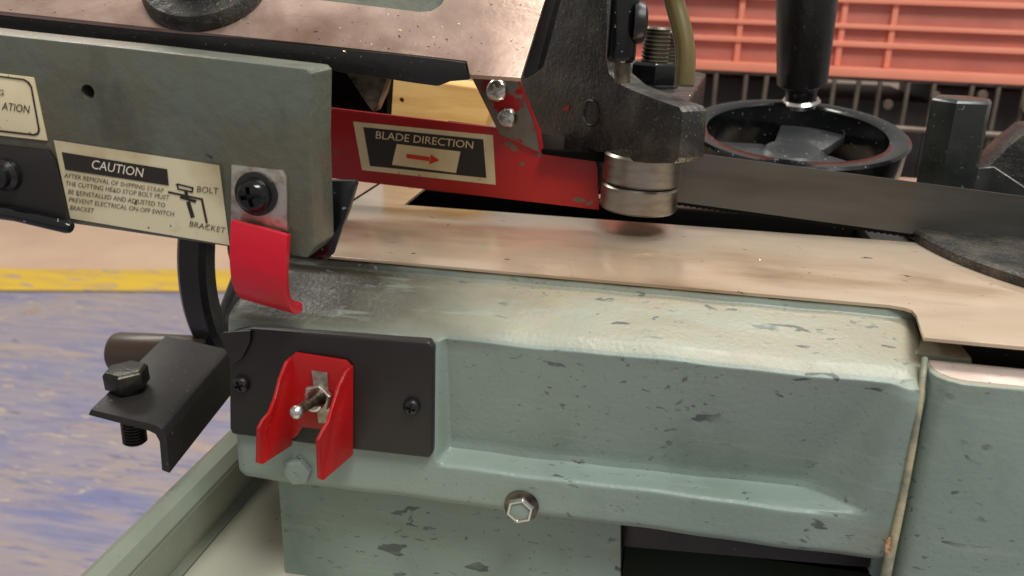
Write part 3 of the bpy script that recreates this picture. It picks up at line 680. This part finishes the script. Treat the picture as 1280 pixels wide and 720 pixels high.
# ================================================================== WOOD BLOCK behind the guard
wb = thing('wood_block', V((PY(545, 150, .30).x, .30, TZ)), 'pale yellow pine block with nail hole behind the red blade guard', 'wood block')
pw = [(470, 96), (560, 104), (596, 109), (607, 120), (612, 138), (606, 158), (590, 176), (590, 215), (470, 205)]
pts = [PY(x, y, .30) for x, y in pw]
zmin = min(p.z for p in pts)
for p in pts[-2:]: p.z = TZ
W = prism('block', pts, (0, .035, 0), 'wood', wb, bevel=.002, seg=3)
P = PY(502, 125, .30)
cut(W, [lathe('cutter', P+V((0, -.01, 0)), (0, 1, 0), [(S(3.2, P), 0), (S(3.2, P), .02)], 'dark', None, 14)])

# ================================================================== ORANGE CRATE on a wire rack
KY = .95
cz = PY(1050, 92, KY).z
X0, X1 = PY(770, 60, KY).x, PY(1420, 60, KY).x
cr_ = thing('plastic_crate', ((X0+X1)/2, KY+.15, cz), 'orange plastic crate with ribbed side resting on the wire rack', 'crate')
sl = -math.tan(R_(.2))
def zat(y): return PY(1050, y, KY).z
box('wall_panel', ((X0+X1)/2, KY+.012, (zat(-160)+cz)/2), (X1-X0, .006, zat(-160)-cz), 'orange_panel', cr_, .001)
box('wall_panel', ((X0+X1)/2, KY+.30, (zat(-160)+cz)/2), (X1-X0, .006, zat(-160)-cz), 'orange_panel', cr_, .001)
for x in (X0+.003, X1-.003): box('wall_panel', (x, KY+.156, (zat(-160)+cz)/2), (.006, .28, zat(-160)-cz), 'orange_panel', cr_, .001)
box('crate_floor', ((X0+X1)/2, KY+.156, cz+.004), (X1-X0-.014, .278, .005), 'orange', cr_, .001)
for y0, y1, dd in ((-160, -140, .016), (-60, -54, .010), (-28, -22, .010), (-4, 3, .012), (29, 35, .010), (51, 58, .010), (83, 95, .016)):
    z0, z1 = zat(y1), zat(y0)
    box('rib', ((X0+X1)/2, KY+.009-dd/2, (z0+z1)/2), (X1-X0, dd, z1-z0), 'orange', cr_, .0012)
for x in (860-70, 924, 1052, 1115, 1300, 1364):
    xx = PY(x, 45, KY).x; z0, z1 = zat(83)+.0005, zat(-140)-.0005
    box('upright', (xx, KY+.0055, (z0+z1)/2), (S(7, PY(x, 45, KY)), .0068, z1-z0), 'orange', cr_, .0012)
rk = thing('wire_rack', ((X0+X1)/2, KY+.17, 0), 'grey brown wire rack under the orange crate', 'rack')
zsh = cz-.0045
tube('shelf_bar', [V((X0-.1, KY+.002, zsh)), V((X1+.1, KY+.002, zsh))], .004, 'wire', rk, 10)
tube('shelf_bar', [V((X0-.1, KY+.33, zsh)), V((X1+.1, KY+.33, zsh))], .004, 'wire', rk, 10)
for x in (820, 855, 893, 928, 953, 985, 1040, 1070, 1097, 1132, 1163, 1212, 1243, 1275, 1310):
    p = PY(x, 130, KY)
    tube('wire', [V((p.x+random.uniform(-.002, .002), KY-.003, zsh-.002)), V((p.x+random.uniform(-.004, .004), KY-.003, zsh-.24))], .0032, 'wire', rk, 8)
zb2 = PY(1100, 158, KY).z
tube('cross_bar', [V((PY(1090, 150, KY).x, KY-.010, zb2)), V((X1+.1, KY-.010, zb2-.003))], .0045, 'wire', rk, 10)
tube('cross_bar', [V((X0-.1, KY-.010, zsh-.22)), V((X1+.1, KY-.010, zsh-.22))], .0045, 'wire', rk, 10)
tube('brace', [PY(1232, 216, KY-.02), PY(1330, 128, KY-.02)], .0045, 'wire', rk, 10)
for x in (X0-.1, X1+.1):
    for y in (KY+.002, KY+.33): tube('post', [V((x, y, 0)), V((x, y, zsh+.02))], .009, 'wire', rk, 12)
box('shelf', ((X0+X1)/2, KY+.166, zsh-.262), (X1-X0+.18, .32, .01), 'wire', rk)
for k in range(5):
    p = PY(1110+58*k, 128, KY-.012); lathe('clip', p+V((0, 0, random.uniform(-.01, .01))), (0, 1, 0), [(.006, -.004), (.007, 0), (.004, .004)], 'wire', rk, 10)
xx = X0-.08; i = 0
lab = ['low wide', 'tall', 'squat', 'wide', 'narrow']
dims = [(.20, .205), (.13, .245), (.19, .225), (.15, .246), (.12, .215)]
descs = ['low wide dark box at the open end of the wire rack', 'tall dark box beside the low wide box in the rack', 'squat dark box between two tall boxes in the rack', 'wide tall dark box behind the hexagonal clamp bolt', 'narrow dark box at the braced end of the rack']
for (wd, hh), ds in zip(dims, descs):
    b_ = box('storage_box', (xx+wd/2, KY+.16, zsh-.2568+hh/2), (wd-.012, .24, hh), 'carton', None, .003)
    tag(b_, ds, 'box', 'dark boxes kept in the wire rack'); xx += wd

# ================================================================== METAL SHAVINGS
def shavings(name, pts, label):
    vs_ = []; f = []
    for P, n_, L in pts:
        u, v, a = frame_of(n_); t = random.uniform(0, 6.28); d = u*math.cos(t)+v*math.sin(t); e = a.cross(d)
        w_ = L*random.uniform(.12, .35); k = len(vs_); ben = random.uniform(.1, .5)*L
        for q, hgt_ in ((0, 0), (.5, ben), (1, ben*.4)):
            c_ = P+d*(q-.5)*L+a*(hgt_*.6+.00012)+e*random.uniform(-.15, .15)*L
            vs_ += [c_-e*w_*.5, c_+e*w_*.5, c_+e*w_*.3+a*.0001, c_-e*w_*.3+a*.0001]
        for j in (0, 4): f += [[k+j, k+j+1, k+j+5, k+j+4], [k+j+3, k+j+7, k+j+6, k+j+2]]
    o = mesh(name, vs_, f, 'swarf', None, False); o['kind'] = 'stuff'; o['label'] = label; o['category'] = 'swarf'
pts = []
for _ in range(34): pts.append((fp(random.uniform(400, 650), random.uniform(15, 74)), nn, random.choice((.0004, .0006, .0008, .0016))))
for _ in range(8): pts.append((fp(random.uniform(0, 160), random.uniform(-4, 12)), nn, random.choice((.0004, .0006))))
shavings('metal_shavings', [p for p in pts if True], 'tiny brassy metal shavings on the machined frame face')
pts = []
for _ in range(110):
    a, b = random.random(), random.random()
    p = top4[3].lerp(top4[0], a).lerp(top4[2].lerp(top4[1], a), b*.9+.05); pts.append((p, V((0, 0, 1)), random.choice((.0006, .0009, .0014))))
for _ in range(120): pts.append((gq(random.uniform(690, 752), random.uniform(5, 180))+gn*.0001, gn, random.choice((.0003, .0005, .0008))))
shavings('metal_shavings', pts, 'tiny pale metal shavings caught on the black guide block')
pts = []
for _ in range(70):
    p = PZ(random.uniform(450, 1270), random.uniform(285, 420), TZ)
    if p.y > .05: pts.append((p, V((0, 0, 1)), random.choice((.0005, .0007, .0012))))
shavings('metal_shavings', pts, 'scattered fine metal shavings on the ground saw table')
